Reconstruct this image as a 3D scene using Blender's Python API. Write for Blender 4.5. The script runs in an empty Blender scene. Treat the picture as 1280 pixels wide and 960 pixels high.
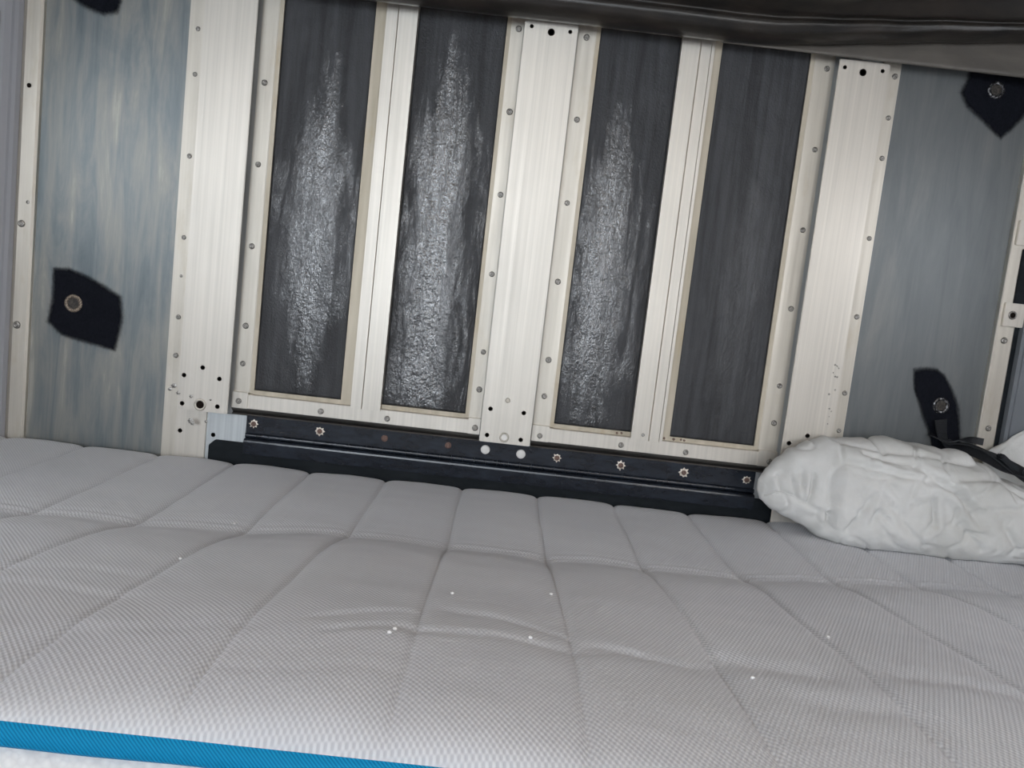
import bpy, bmesh, math, random
from mathutils import Vector, Matrix, noise
random.seed(7)
S = bpy.context.scene
COL = S.collection
ZC = 0.56                      # camera height above the bunk floor; all build coordinates below are relative to it
# ------------------------------------------------------------------ camera
cam_d = bpy.data.cameras.new('camera'); cam = bpy.data.objects.new('camera', cam_d); COL.objects.link(cam)
r = Vector((9.93685312e-01, -2.704e-05, 1.12202945e-01)); u = Vector((-0.11148069, 0.11304383, 0.98731613)); b = Vector((-0.01271055, -0.99359, 0.11232698))
cam.matrix_world = Matrix(((r.x, u.x, b.x, 0), (r.y, u.y, b.y, -1.5), (r.z, u.z, b.z, ZC), (0, 0, 0, 1)))
cam_d.sensor_width = 36; cam_d.lens = 1060 / 1280 * 36; cam_d.clip_start = 0.01
S.camera = cam
# ------------------------------------------------------------------ light and exposure
ZTOP = .78
W = bpy.data.worlds.new('sky'); S.world = W; W.use_nodes = True
W.node_tree.nodes['Background'].inputs[0].default_value = (.75, .87, 1, 1)
W.node_tree.nodes['Background'].inputs[1].default_value = 1.0
def area(name, loc, aim, sx, sy, watt, col):
    d = bpy.data.lights.new(name, 'AREA'); d.shape = 'RECTANGLE'; d.size = sx; d.size_y = sy; d.energy = watt; d.color = col
    o = bpy.data.objects.new(name, d); COL.objects.link(o); o.location = (loc[0], loc[1], loc[2] + ZC)
    o.rotation_euler = (Vector(aim) - Vector(loc)).to_track_quat('-Z', 'Y').to_euler(); return o
area('windshield_daylight', (-.25, -3.55, .25), (-.1, 0, .05), 1.30, .80, 19, (.86, .93, 1))
area('side_window_daylight', (-1.0, -2.75, .25), (.2, -.6, -.2), .8, .5, 14, (.86, .93, 1))
area('door_window_daylight', (1.03, -2.85, .25), (-.2, -.6, -.2), .7, .5, 10, (.97, .96, .95))
area('overhead_fill', (-.05, -1.30, ZTOP-.012), (-.05, -1.29, -1), 1.35, .50, .9, (1, .92, .80))  # added overhead fill for the mattress; the ceiling has no opening here
area('sleeper_fill_left', (-1.005, -.66, .20), (0, -.55, -.35), .50, .34, 1.4, (.93, .96, 1))  # added out-of-view fill to lift the back of the mattress
area('sleeper_fill_right', (1.045, -.70, .20), (0, -.55, -.35), .45, .34, 1.5, (.97, .97, 1))  # matching fill added on the right, also out of view
S.view_settings.view_transform = 'Standard'; S.view_settings.look = 'None'
S.view_settings.exposure = .08; S.view_settings.gamma = 1; S.view_settings.use_curve_mapping = False
# ------------------------------------------------------------------ object helpers
LOC = {}
def tag(o, label, cat, group=None):
    o['label'] = label; o['category'] = cat
    if group: o['group'] = group
    return o
def thing(name, loc, label, cat, group=None):
    o = bpy.data.objects.new(name, None); COL.objects.link(o); o.location = (loc[0], loc[1], loc[2] + ZC)
    o.empty_display_size = .05; LOC[o.name] = Vector(loc); return tag(o, label, cat, group)
def obj(name, bm, mat, parent=None, smooth=False, origin=None, bevel=0):
    """link one mesh; bm is in build coordinates, children are stored relative to their parent"""
    if bevel:
        bmesh.ops.bevel(bm, geom=bm.edges[:], offset=bevel, segments=2, affect='EDGES', clamp_overlap=True)
    bmesh.ops.recalc_face_normals(bm, faces=bm.faces[:])
    if origin is None:
        vs = [v.co for v in bm.verts]
        lo = [min(c[i] for c in vs) for i in range(3)]; hi = [max(c[i] for c in vs) for i in range(3)]
        origin = Vector(((lo[0]+hi[0])/2, (lo[1]+hi[1])/2, lo[2]))
    origin = Vector(origin)
    bmesh.ops.translate(bm, verts=bm.verts[:], vec=-origin)
    me = bpy.data.meshes.new(name); bm.to_mesh(me); bm.free()
    if smooth:
        for p in me.polygons: p.use_smooth = True
    me.materials.append(mat)
    o = bpy.data.objects.new(name, me); COL.objects.link(o)
    if parent is not None:
        o.parent = parent; o.location = origin - LOC[parent.name]; LOC[o.name] = origin
    else:
        o.location = origin + Vector((0, 0, ZC)); LOC[o.name] = origin
    return o
def inst(src, parent, at, rot=0):
    o = src.copy(); COL.objects.link(o); o.parent = parent; LOC[o.name] = Vector(at)
    o.location = Vector(at) - LOC[parent.name]; o.rotation_euler = (0, rot, 0); return o
def struct(name, bm, mat, **k):
    o = obj(name, bm, mat, **k); o['kind'] = 'structure'; return o
def B(): return bmesh.new()
def box(bm, x0, x1, y0, y1, z0, z1):
    v = [bm.verts.new((x, y, z)) for x in (x0, x1) for y in (y0, y1) for z in (z0, z1)]
    for f in ((0,1,3,2), (4,6,7,5), (0,4,5,1), (2,3,7,6), (0,2,6,4), (1,5,7,3)): bm.faces.new([v[i] for i in f])
    return bm
def prism(bm, pts, y0, y1):
    """polygon in x,z extruded from y0 (front) to y1 (back)"""
    a = [bm.verts.new((x, y0, z)) for x, z in pts]; c = [bm.verts.new((x, y1, z)) for x, z in pts]
    n = len(pts); bm.faces.new(a); bm.faces.new(c[::-1])
    for i in range(n): bm.faces.new((a[i], a[(i+1) % n], c[(i+1) % n], c[i]))
    return bm
def profile(bm, pts, z0, z1):
    """open or closed x,y profile (list) extruded along z as a solid prism"""
    a = [bm.verts.new((x, y, z0)) for x, y in pts]; c = [bm.verts.new((x, y, z1)) for x, y in pts]
    n = len(pts); bm.faces.new(a); bm.faces.new(c[::-1])
    for i in range(n): bm.faces.new((a[i], a[(i+1) % n], c[(i+1) % n], c[i]))
    return bm
def lathe_y(bm, cx, cz, prof, n=20):
    """prof: list of (radius, y); spun about the wall normal"""
    rings = []
    for rr, y in prof:
        if rr < 1e-6: rings.append([bm.verts.new((cx, y, cz))])
        else: rings.append([bm.verts.new((cx + rr*math.cos(2*math.pi*i/n), y, cz + rr*math.sin(2*math.pi*i/n))) for i in range(n)])
    for a, c in zip(rings, rings[1:]):
        for i in range(n):
            j = (i+1) % n
            if len(a) == 1 and len(c) == 1: continue
            if len(a) == 1: bm.faces.new((a[0], c[i], c[j]))
            elif len(c) == 1: bm.faces.new((a[i], c[0], a[j]))
            else: bm.faces.new((a[i], c[i], c[j], a[j]))
    return bm
def tube(bm, pts, rad, n=8, flat=1.0):
    P = [Vector(p) for p in pts]; rings = []
    for i, p in enumerate(P):
        t = (P[min(i+1, len(P)-1)] - P[max(i-1, 0)]).normalized()
        s = t.cross(Vector((0, 0, 1)));  s = s.normalized() if s.length > .05 else Vector((1, 0, 0))
        w = t.cross(s).normalized(); rr = rad(i/(len(P)-1)) if callable(rad) else rad
        rings.append([bm.verts.new(p + s*rr*math.cos(2*math.pi*k/n) + w*rr*flat*math.sin(2*math.pi*k/n)) for k in range(n)])
    for a, c in zip(rings, rings[1:]):
        for k in range(n): bm.faces.new((a[k], a[(k+1) % n], c[(k+1) % n], c[k]))
    bm.faces.new(rings[0][::-1]); bm.faces.new(rings[-1]); return bm
def lerp_tab(tab, x):
    if x <= tab[0][0]: return tab[0][1]
    for (a, p), (c, q) in zip(tab, tab[1:]):
        if x <= c:
            t = (x-a)/(c-a); t = t*t*(3-2*t) * .5 + t*.5; return p + (q-p)*t
    return tab[-1][1]
# ------------------------------------------------------------------ materials
class M:
    def __init__(s, name, col=(.5, .5, .5), rough=.5, metal=0, spec=.5):
        s.m = bpy.data.materials.new(name); s.m.use_nodes = True; s.t = s.m.node_tree; s.p = s.t.nodes['Principled BSDF']
        s.p.inputs['Base Color'].default_value = (*col, 1); s.p.inputs['Roughness'].default_value = rough
        s.p.inputs['Metallic'].default_value = metal; s.p.inputs['Specular IOR Level'].default_value = spec
    def n(s, k, **kw):
        x = s.t.nodes.new(k)
        for a, v in kw.items(): setattr(x, a, v)
        return x
    def link(s, a, c): s.t.links.new(a, c)
    def coords(s, scale, kind='Object', rot=(0, 0, 0)):
        tc = s.n('ShaderNodeTexCoord') if kind == 'Object' else s.n('ShaderNodeNewGeometry')
        mp = s.n('ShaderNodeMapping'); mp.inputs['Scale'].default_value = scale; mp.inputs['Rotation'].default_value = rot
        s.link(tc.outputs['Object' if kind == 'Object' else 'Position'], mp.inputs[0]); return mp.outputs[0]
    def noise(s, scale, detail=4, rough=.6, kind='World', sc=1, dist=0):
        x = s.n('ShaderNodeTexNoise'); x.inputs['Scale'].default_value = sc; x.inputs['Detail'].default_value = detail
        x.inputs['Roughness'].default_value = rough; x.inputs['Distortion'].default_value = dist
        s.link(s.coords(scale, kind), x.inputs['Vector']); return x.outputs['Fac']
    def ramp(s, fac, stops):
        x = s.n('ShaderNodeValToRGB'); e = x.color_ramp.elements
        while len(e) < len(stops): e.new(.5)
        for i, (p, c) in enumerate(stops): e[i].position = p; e[i].color = (*c, 1) if len(c) == 3 else c
        s.link(fac, x.inputs[0]); return x.outputs[0]
    def mix(s, fac, a, c, mode='MIX'):
        x = s.n('ShaderNodeMix', data_type='RGBA', blend_type=mode)
        for k, v in ((0, fac), (6, a), (7, c)):
            if hasattr(v, 'default_value') or hasattr(v, 'is_linked'): s.link(v, x.inputs[k])
            else: x.inputs[k].default_value = v if k == 0 else (*v, 1)
        return x.outputs[2]
    def math(s, op, a, c=0.0):
        x = s.n('ShaderNodeMath', operation=op)
        for k, v in ((0, a), (1, c)):
            if isinstance(v, (int, float)): x.inputs[k].default_value = v
            else: s.link(v, x.inputs[k])
        return x.outputs[0]
    def bump(s, h, strength=.3, dist=.001, prev=None):
        x = s.n('ShaderNodeBump'); x.inputs['Strength'].default_value = strength; x.inputs['Distance'].default_value = dist
        s.link(h, x.inputs['Height'])
        if prev is not None: s.link(prev, x.inputs['Normal'])
        return x.outputs[0]
    def rng(s, fac, a, c):
        x = s.n('ShaderNodeMapRange'); x.inputs['To Min'].default_value = a; x.inputs['To Max'].default_value = c
        s.link(fac, x.inputs[0]); return x.outputs[0]

def brushed(name, c0, c1, r0, r1, metal=1.0, streak=(140, 140, 2.2), stain=None):
    m = M(name, c1, .4, metal)
    st = m.noise(streak, 5, .6); bl = m.noise((5, 5, 2.5), 4, .55)
    f = m.math('ADD', m.math('MULTIPLY', st, .55), m.math('MULTIPLY', bl, .45))
    c = m.ramp(f, [(.36, c0), (.62, c1)])
    if stain: 
        sn = m.ramp(m.noise((22, 22, 7), 5, .65), [(.56, (0, 0, 0)), (.72, (1, 1, 1))])
        c = m.mix(m.math('MULTIPLY', sn, .55), c, stain)
    m.link(c, m.p.inputs['Base Color']); m.link(m.rng(f, r1, r0), m.p.inputs['Roughness'])
    m.link(m.bump(st, .12, .0006), m.p.inputs['Normal']); return m.m
ALU = brushed('brushed aluminium', (.58, .55, .50), (.69, .65, .59), .42, .58, .92, (240, 240, 2.2))
ALU2 = brushed('pale aluminium flange', (.55, .515, .455), (.69, .65, .58), .42, .60, .9, (90, 90, 3), stain=(.52, .46, .36))
CREAM = brushed('cream painted lip', (.44, .39, .30), (.60, .54, .44), .45, .6, .35, (60, 60, 4), stain=(.45, .34, .18))
LIP = brushed('shade-darkened rolled edge', (.13, .125, .12), (.24, .23, .215), .35, .5, .9, (4, 140, 140))  # darker base colour carries the shade of the turned-under rail edge
BACK = brushed('dull aluminium backing', (.42, .45, .47), (.62, .65, .66), .4, .55, .85)
# weathered side sheets: soft, wandering vertical wipe marks
def sheet_metal(name, stops, seed, contrast):
    m = M(name, (.4, .42, .43), .45, .8)
    a = m.noise((30, 30 + seed, 3.4), 6, .66, dist=.9); c_ = m.noise((8, 8 + seed, 2.6), 5, .62, dist=1.2); d_ = m.noise((170, 150, 9), 3, .6); e_ = m.noise((3.0, 3, 1.5 + seed*.1), 3, .5)
    f = m.math('ADD', m.math('ADD', m.math('MULTIPLY', a, .42), m.math('MULTIPLY', c_, .30)), m.math('ADD', m.math('MULTIPLY', d_, .10), m.math('MULTIPLY', e_, .18)))
    f = m.math('ADD', m.math('MULTIPLY', m.math('SUBTRACT', f, .5), contrast), .5)
    m.link(m.ramp(f, stops), m.p.inputs['Base Color'])
    m.link(m.rng(f, .38, .60), m.p.inputs['Roughness']); m.link(m.bump(d_, .12, .0005), m.p.inputs['Normal']); return m.m
SHEET = sheet_metal('weathered grey sheet metal', [(.34, (.135, .165, .185)), (.47, (.215, .24, .25)), (.58, (.32, .32, .30)), (.72, (.58, .55, .49))], 0, 1.15)
SHEET2 = sheet_metal('dark smooth sheet metal', [(.34, (.12, .132, .138)), (.50, (.175, .188, .192)), (.66, (.26, .262, .25))], 5, .8)
def coat(name, seedoff, gloss, bx, shine, zlo, zhi):
    m = M(name, (.03, .03, .033), .4, 0, .6)
    lump = m.noise((95 + seedoff, 95, 75), 4, .62, dist=.6); big = m.noise((16, 16, 4.5 + seedoff*.1), 4, .6); fine = m.noise((330, 330, 210), 3, .6)
    drip = m.noise((42 + seedoff, 42, 3.2), 5, .65, dist=.4)
    pos = m.n('ShaderNodeNewGeometry'); sp_ = m.n('ShaderNodeSeparateXYZ'); m.link(pos.outputs['Position'], sp_.inputs[0])
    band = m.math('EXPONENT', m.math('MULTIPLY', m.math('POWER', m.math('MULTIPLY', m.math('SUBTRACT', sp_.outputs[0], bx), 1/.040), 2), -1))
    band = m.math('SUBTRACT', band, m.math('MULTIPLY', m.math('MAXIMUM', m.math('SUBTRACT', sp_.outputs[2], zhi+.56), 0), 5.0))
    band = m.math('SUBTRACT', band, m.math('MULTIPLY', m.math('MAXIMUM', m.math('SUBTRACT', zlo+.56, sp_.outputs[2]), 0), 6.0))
    highlight_mask = m.ramp(m.math('ADD', m.math('MULTIPLY', band, .26), m.math('MULTIPLY', m.noise((50 + seedoff, 50, 9), 6, .76, dist=.8), .84)), [(.41, (0, 0, 0)), (.70, (1, 1, 1))])  # glossy patches shaped so the windshield highlight stays within this band
    speck = m.noise((330, 330, 240), 2, .6); wav = m.noise((55 + seedoff, 55, 26), 3, .55, dist=.5)
    n1 = m.bump(wav, 1.0, gloss*.45, m.bump(drip, 1.0, gloss*.35))
    m.link(m.bump(speck, 1.0, gloss*1.0, n1), m.p.inputs['Normal'])
    m.link(m.ramp(drip, [(.38, (.028, .029, .032)), (.62, (.056, .058, .063))]), m.p.inputs['Base Color'])
    cn = m.bump(m.noise((210, 210, 150), 2, .5), 1.0, gloss*2.6, n1); m.link(cn, m.p.inputs['Coat Normal']); m.p.inputs['Coat Roughness'].default_value = .13; m.p.inputs['Coat IOR'].default_value = 1.75
    m.link(m.math('MULTIPLY', highlight_mask, shine*3.2), m.p.inputs['Coat Weight'])
    m.link(m.rng(highlight_mask, .52, .52-shine), m.p.inputs['Roughness']); m.link(m.rng(highlight_mask, .35, .35+shine*.4), m.p.inputs['Specular IOR Level']); return m.m
m = M('grey moulded plastic', (.30, .30, .315), .55); m.link(m.bump(m.noise((400, 400, 400), 2, .5), .2, .0003), m.p.inputs['Normal']); PLASTIC = m.m
m = M('grey blue moulded plastic', (.17, .185, .205), .5); m.link(m.bump(m.noise((400, 400, 400), 2, .5), .2, .0003), m.p.inputs['Normal']); PLASTIC2 = m.m
m = M('black powder coated steel', (.012, .014, .018), .24, 0, .55); m.link(m.bump(m.noise((60, 200, 200), 3, .5), .15, .0006), m.p.inputs['Normal'])
m.link(m.ramp(m.noise((30, 80, 80), 4, .6), [(.4, (.009, .012, .019)), (.7, (.020, .027, .040))]), m.p.inputs['Base Color']); BLACK = m.m
m = M('matt black board', (.008, .011, .015), .6, 0, .2); m.link(m.ramp(m.noise((20, 60, 60), 3, .6), [(.4, (.006, .009, .012)), (.7, (.013, .017, .021))]), m.p.inputs['Base Color']); BOARD = m.m
m = M('dark rivet steel', (.40, .39, .37), .42, 1); m.link(m.ramp(m.noise((600, 600, 600), 3, .6), [(.35, (.16, .15, .135)), (.65, (.52, .50, .47))]), m.p.inputs['Base Color']); RIVET = m.m
m = M('empty hole', (.006, .005, .005), .9, 0, .1); m.link(m.ramp(m.noise((900, 900, 900), 2, .5), [(.3, (.004, .004, .004)), (.8, (.03, .02, .015))]), m.p.inputs['Base Color']); HOLE = m.m
m = M('rusty screw', (.12, .065, .05), .6, .3); m.link(m.ramp(m.noise((700, 700, 700), 3, .6), [(.35, (.065, .038, .03)), (.65, (.26, .165, .135))]), m.p.inputs['Base Color']); RUST = m.m
m = M('bare chipped metal', (.75, .70, .62), .45, .4); m.link(m.ramp(m.noise((500, 500, 500), 3, .6), [(.3, (.45, .36, .28)), (.6, (.85, .80, .72))]), m.p.inputs['Base Color']); CHIP = m.m
m = M('white plastic plug', (.82, .81, .78), .4); m.link(m.bump(m.noise((500, 500, 500), 2, .5), .1, .0003), m.p.inputs['Normal']); PLUG = m.m
m = M('dull brown bolt rim', (.2, .16, .12), .5, .5); m.link(m.ramp(m.noise((420, 420, 420), 3, .7), [(.35, (.05, .04, .035)), (.65, (.42, .34, .26))]), m.p.inputs['Base Color']); RIM = m.m
m = M('dark bolt rim', (.05, .05, .05), .35, .7); m.link(m.ramp(m.noise((250, 250, 250), 3, .7), [(.45, (.02, .02, .022)), (.68, (.35, .35, .36))]), m.p.inputs['Base Color']); RIMD = m.m
m = M('dark bolt head', (.03, .028, .026), .6, .2); m.link(m.ramp(m.noise((400, 400, 400), 3, .7), [(.4, (.02, .018, .017)), (.7, (.10, .085, .07))]), m.p.inputs['Base Color']); BOLTC = m.m
def paint():
    m = M('black sprayed paint', (.006, .007, .012), .8, 0, .1)
    at = m.n('ShaderNodeAttribute', attribute_name='fade')
    nz = m.noise((260, 260, 200), 4, .7)
    f = m.math('ADD', at.outputs['Fac'], m.math('MULTIPLY', m.math('SUBTRACT', nz, .5), .5))
    al = m.ramp(f, [(.08, (0, 0, 0)), (.80, (1, 1, 1))])
    m.link(m.ramp(nz, [(.3, (.003, .004, .007)), (.75, (.011, .012, .018))]), m.p.inputs['Base Color'])
    m.link(al, m.p.inputs['Alpha']); return m.m
PAINT = paint()
def vinyl(name, c0, c1, rough):
    m = M(name, c0, rough, 0, .5); nz = m.noise((14, 30, 30), 4, .55); fi = m.noise((900, 900, 900), 2, .5)
    m.link(m.ramp(nz, [(.35, c0), (.7, c1)]), m.p.inputs['Base Color'])
    m.link(m.bump(fi, .15, .0003, m.bump(nz, .3, .004)), m.p.inputs['Normal']); return m.m
VINYL = vinyl('black vinyl', (.011, .010, .009), (.034, .027, .022), .30)
VINYLG = vinyl('grey vinyl', (.11, .10, .088), (.15, .135, .118), .5)
WEB = vinyl('black webbing', (.005, .006, .008), (.012, .014, .018), .6)
# woven mattress knit
m = M('light grey dotted knit', (.66, .655, .66), .85, 0, .25); m.p.inputs['Sheen Weight'].default_value = .15
geo = m.n('ShaderNodeNewGeometry'); sep = m.n('ShaderNodeSeparateXYZ'); m.link(geo.outputs['Position'], sep.inputs[0])
K = 2*math.pi/.0066
wx = m.math('ADD', sep.outputs[0], m.math('MULTIPLY', sep.outputs[1], .10)); wy = m.math('SUBTRACT', sep.outputs[1], m.math('MULTIPLY', sep.outputs[0], .10))
uu = m.math('SINE', m.math('MULTIPLY', wx, 2*math.pi/.0046)); vv = m.math('SINE', m.math('MULTIPLY', wy, 2*math.pi/.0072))
wv = m.math('MULTIPLY', m.math('ADD', m.math('MULTIPLY', uu, vv), 1), .5)
soil = m.noise((3, 4, 4), 4, .55)
base = m.ramp(soil, [(.35, (.66, .675, .71)), (.65, (.73, .74, .765))])
m.link(m.mix(m.ramp(wv, [(.25, (0, 0, 0)), (.75, (1, 1, 1))]), m.mix(.46, base, (.36, .37, .42)), base), m.p.inputs['Base Color'])
m.link(m.bump(m.noise((1500, 1500, 1500), 2, .5), .15, .0004, m.bump(wv, .55, .0010)), m.p.inputs['Normal']); KNIT = m.m
m = M('white side knit', (.80, .80, .80), .85); v = m.n('ShaderNodeTexVoronoi'); v.inputs['Scale'].default_value = 230; m.link(m.coords((1, 1, 1), 'World'), v.inputs['Vector'])
m.link(m.bump(v.outputs['Distance'], .4, .0012), m.p.inputs['Normal']); m.link(m.ramp(v.outputs['Distance'], [(0, (.84, .84, .84)), (.9, (.70, .70, .71))]), m.p.inputs['Base Color']); SIDE = m.m
m = M('blue woven tape', (.004, .23, .45), .7, 0, .15); w = m.n('ShaderNodeTexWave', wave_type='BANDS', bands_direction='DIAGONAL'); w.inputs['Scale'].default_value = 190; w.inputs['Distortion'].default_value = .3
m.link(m.coords((1, 1, 1), 'World', (0, 0, .2)), w.inputs['Vector']); m.link(m.ramp(w.outputs['Fac'], [(.1, (.002, .17, .36)), (.8, (.006, .28, .54))]), m.p.inputs['Base Color'])
m.link(m.bump(w.outputs['Fac'], .4, .0006), m.p.inputs['Normal']); BLUE = m.m
m = M('white cotton pillowcase', (.80, .80, .79), .8, 0, .25); cc = m.noise((7, 7, 7), 4, .6)
m.link(m.ramp(cc, [(.35, (.58, .58, .56)), (.6, (.70, .70, .69))]), m.p.inputs['Base Color']); m.link(m.bump(m.noise((45, 45, 45), 5, .6, dist=1.2), .35, .004), m.p.inputs['Normal']); COTTON = m.m
m = M('white lint', (.9, .9, .9), .8); m.link(m.bump(m.noise((900, 900, 900), 2, .5), .3, .0004), m.p.inputs['Normal']); LINT = m.m
m = M('black plastic buckle', (.02, .023, .027), .25); m.link(m.bump(m.noise((500, 500, 500), 2, .5), .1, .0003), m.p.inputs['Normal']); BUCKLE = m.m
def wallmat(name, c): 
    m = M(name, c, .7); n_ = m.noise((6, 6, 6), 3, .5)
    m.link(m.mix(m.math('MULTIPLY', n_, .25), c, tuple(q*.8 for q in c)), m.p.inputs['Base Color']); return m.m
TAN = wallmat('tan headliner', (.55, .40, .28)); DASH = wallmat('grey blue trim', (.36, .40, .45)); GREY = wallmat('grey cab lining', (.42, .40, .39)); FLOOR = wallmat('cab floor', (.25, .26, .28))
m = M('window glass', (1, 1, 1), .02); m.p.inputs['Transmission Weight'].default_value = 1; m.p.inputs['IOR'].default_value = 1.02; GLASS = m.m

# ------------------------------------------------------------------ the sleeper shell
XL, XR, YF, ZT, ZB = -1.02, 1.06, -3.62, .78, -.56
struct('wall_back', box(B(), XL-.03, XR+.03, .0, .04, ZB, ZT), BACK)
struct('floor', box(B(), XL-.03, XR+.03, YF-.03, .04, ZB-.04, ZB), FLOOR)
struct('ceiling', box(B(), XL-.03, XR+.03, YF-.03, .04, ZT, ZT+.04), TAN)
def wall_with_hole_x(name, x0, x1, y0, y1, z0, z1, v0, v1, w0, w1):      # side wall with a cab window and an added opening at the sleeper fill lamp
    bm = B(); box(bm, x0, x1, v1, 0, ZB, ZT); box(bm, x0, x1, YF, y0, ZB, ZT); box(bm, x0, x1, y0, y1, ZB, z0); box(bm, x0, x1, y0, y1, z1, ZT)
    box(bm, x0, x1, y1, v0, ZB, ZT); box(bm, x0, x1, v0, v1, ZB, w0); box(bm, x0, x1, v0, v1, w1, ZT)
    return struct(name, bm, GREY)
wall_with_hole_x('wall_left', XL-.03, XL, -3.2, -2.3, 0, .5, -.91, -.41, .03, .37)
wall_with_hole_x('wall_right', XR, XR+.03, -3.2, -2.5, 0, .5, -.93, -.47, .03, .37)
bm = B(); box(bm, XL-.03, -.92, YF-.03, YF, ZB, ZT); box(bm, .42, XR+.03, YF-.03, YF, ZB, ZT); box(bm, -.92, .42, YF-.03, YF, ZB, -.16); box(bm, -.92, .42, YF-.03, YF, .66, ZT)
struct('wall_front', bm, DASH)
struct('window_1', box(B(), -.92, .42, YF-.02, YF-.012, -.16, .66), GLASS)
struct('window_2', box(B(), XL-.02, XL-.012, -3.2, -2.3, 0, .5), GLASS)
struct('window_3', box(B(), XR+.012, XR+.02, -3.2, -2.5, 0, .5), GLASS)
struct('added_window_4', box(B(), XL-.02, XL-.012, -.91, -.41, .03, .37), GLASS)  # unseen pane added to go with the left sleeper fill
struct('added_window_5', box(B(), XR+.012, XR+.02, -.93, -.47, .03, .37), GLASS)  # unseen pane added to go with the right sleeper fill
# moulded plastic returns either side of the metal wall
prof = [(-1.02, .0), (-1.02, -.060), (-.990, -.052), (-.945, -.040), (-.915, -.026), (-.902, -.024), (-.893, -.022), (-.885, -.016), (-.879, -.018), (-.872, -.018), (-.868, -.012), (-.868, 0)]
struct('trim_1', profile(B(), prof, ZB+.0, ZT), PLASTIC, smooth=False)
bm = B()
tube(bm, [(-.899 - .004*math.sin(i*.25), -.026, .36 - i*.028) for i in range(12)], lambda t: .0025*math.sin(math.pi*min(1, max(.02, t))) + .0006)
struct('trim_3', bm, PLASTIC, smooth=True)
prof = [(.893, 0), (.893, -.022), (.897, -.026), (.902, -.022), (.93, -.024), (1.0, -.034), (1.06, -.05), (1.06, 0)]
struct('trim_2', profile(B(), prof, ZB, ZT), PLASTIC2)

# ------------------------------------------------------------------ small hardware builders
def rivet_mesh():
    bm = lathe_y(B(), 0, 0, [(.0052, 0), (.0050, -.0009), (.0040, -.0018), (.0029, -.0021), (.0021, -.0017), (.0017, -.0008), (.0009, -.0012), (0, -.0014)])
    me = bpy.data.meshes.new('rivet'); bm.to_mesh(me); bm.free()
    for p in me.polygons: p.use_smooth = True
    me.materials.append(RIVET); return me
RM = rivet_mesh()
def rivet(parent, x, y, z, s=1.0):
    o = bpy.data.objects.new('rivet', RM); COL.objects.link(o); o.parent = parent; LOC[o.name] = Vector((x, y, z))
    o.location = Vector((x, y, z)) - LOC[parent.name]; o.scale = (s*random.uniform(.9, 1.08),)*3; o.rotation_euler = (0, random.uniform(0, 6), 0); return o
def hole(parent, x, y, z, r=.0036, name='drill_hole', rim=True):
    bm = B()
    lathe_y(bm, x, z, [(r*1.0, y+.0002), (r*1.08, y-.0004), (r*.92, y-.0003), (r*.8, y+.0001), (0, y+.0001)], 18)
    return obj(name, bm, HOLE, parent, smooth=False)
def ringed_hole(parent, x, y, z, r, mat=CHIP, center=HOLE, name='bolt_hole'):
    ro = obj(name, lathe_y(B(), x, z, [(r*.62, y), (r*.66, y-.0014), (r*.85, y-.0018), (r, y-.0008), (r*1.02, y)], 22), mat, parent, smooth=True)
    obj('hole_centre', lathe_y(B(), x, z, [(r*.66, y-.0003), (r*.4, y-.0006), (0, y-.0004)], 18), center, ro)
    return ro
def star(bm, x, y, z, r0, r1, n=16, seed=0):
    rnd = random.Random(seed); a = []; c = []; e = []
    for i in range(n):
        t = 2*math.pi*i/n; rr = r1*(rnd.uniform(.62, .82) if i % 2 else rnd.uniform(.9, 1.2))
        a.append(bm.verts.new((x+r0*math.cos(t), y-.0012, z+r0*math.sin(t)))); c.append(bm.verts.new((x+rr*math.cos(t), y-.0007, z+rr*math.sin(t)))); e.append(bm.verts.new((x+rr*math.cos(t), y, z+rr*math.sin(t))))
    for i in range(n):
        j = (i+1) % n; bm.faces.new((a[i], c[i], c[j], a[j])); bm.faces.new((c[i], e[i], e[j], c[j]))
    return bm
def patch(parent, pts, y, feather=.010, label=None):
    """sprayed paint: a thin film whose rim thins out (vertex attribute 'fade')"""
    cx = sum(p[0] for p in pts)/len(pts); cz = sum(p[1] for p in pts)/len(pts); bm = B(); fade = bm.verts.layers.float.new('fade')
    P = []
    for i in range(len(pts)):                       # resample and roughen the outline
        p, q = pts[i], pts[(i+1) % len(pts)]
        for k in range(4): P.append((p[0]+(q[0]-p[0])*k/4, p[1]+(q[1]-p[1])*k/4))
    rings = []
    for f, v in ((-1.0, 0), (-.5, .18), (0, .5), (.6, .85), (1.3, 1.0)):
        rg = []
        for x, z in P:
            d = Vector((cx-x, cz-z)); L = d.length; d.normalize(); k = feather*f + .0012*noise.noise(Vector((x*150, z*150, f)))
            k = min(k, L*.8); vv = bm.verts.new((x+d.x*k, y, z+d.y*k)); vv[fade] = v; rg.append(vv)
        rings.append(rg)
    c0 = bm.verts.new((cx, y, cz)); c0[fade] = 1.0; n = len(P)
    for a, c in zip(rings, rings[1:]):
        for i in range(n): bm.faces.new((a[i], a[(i+1) % n], c[(i+1) % n], c[i]))
    for i in range(n): bm.faces.new((rings[-1][i], rings[-1][(i+1) % n], c0))
    return obj('paint_patch', bm, PAINT, parent)

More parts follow.
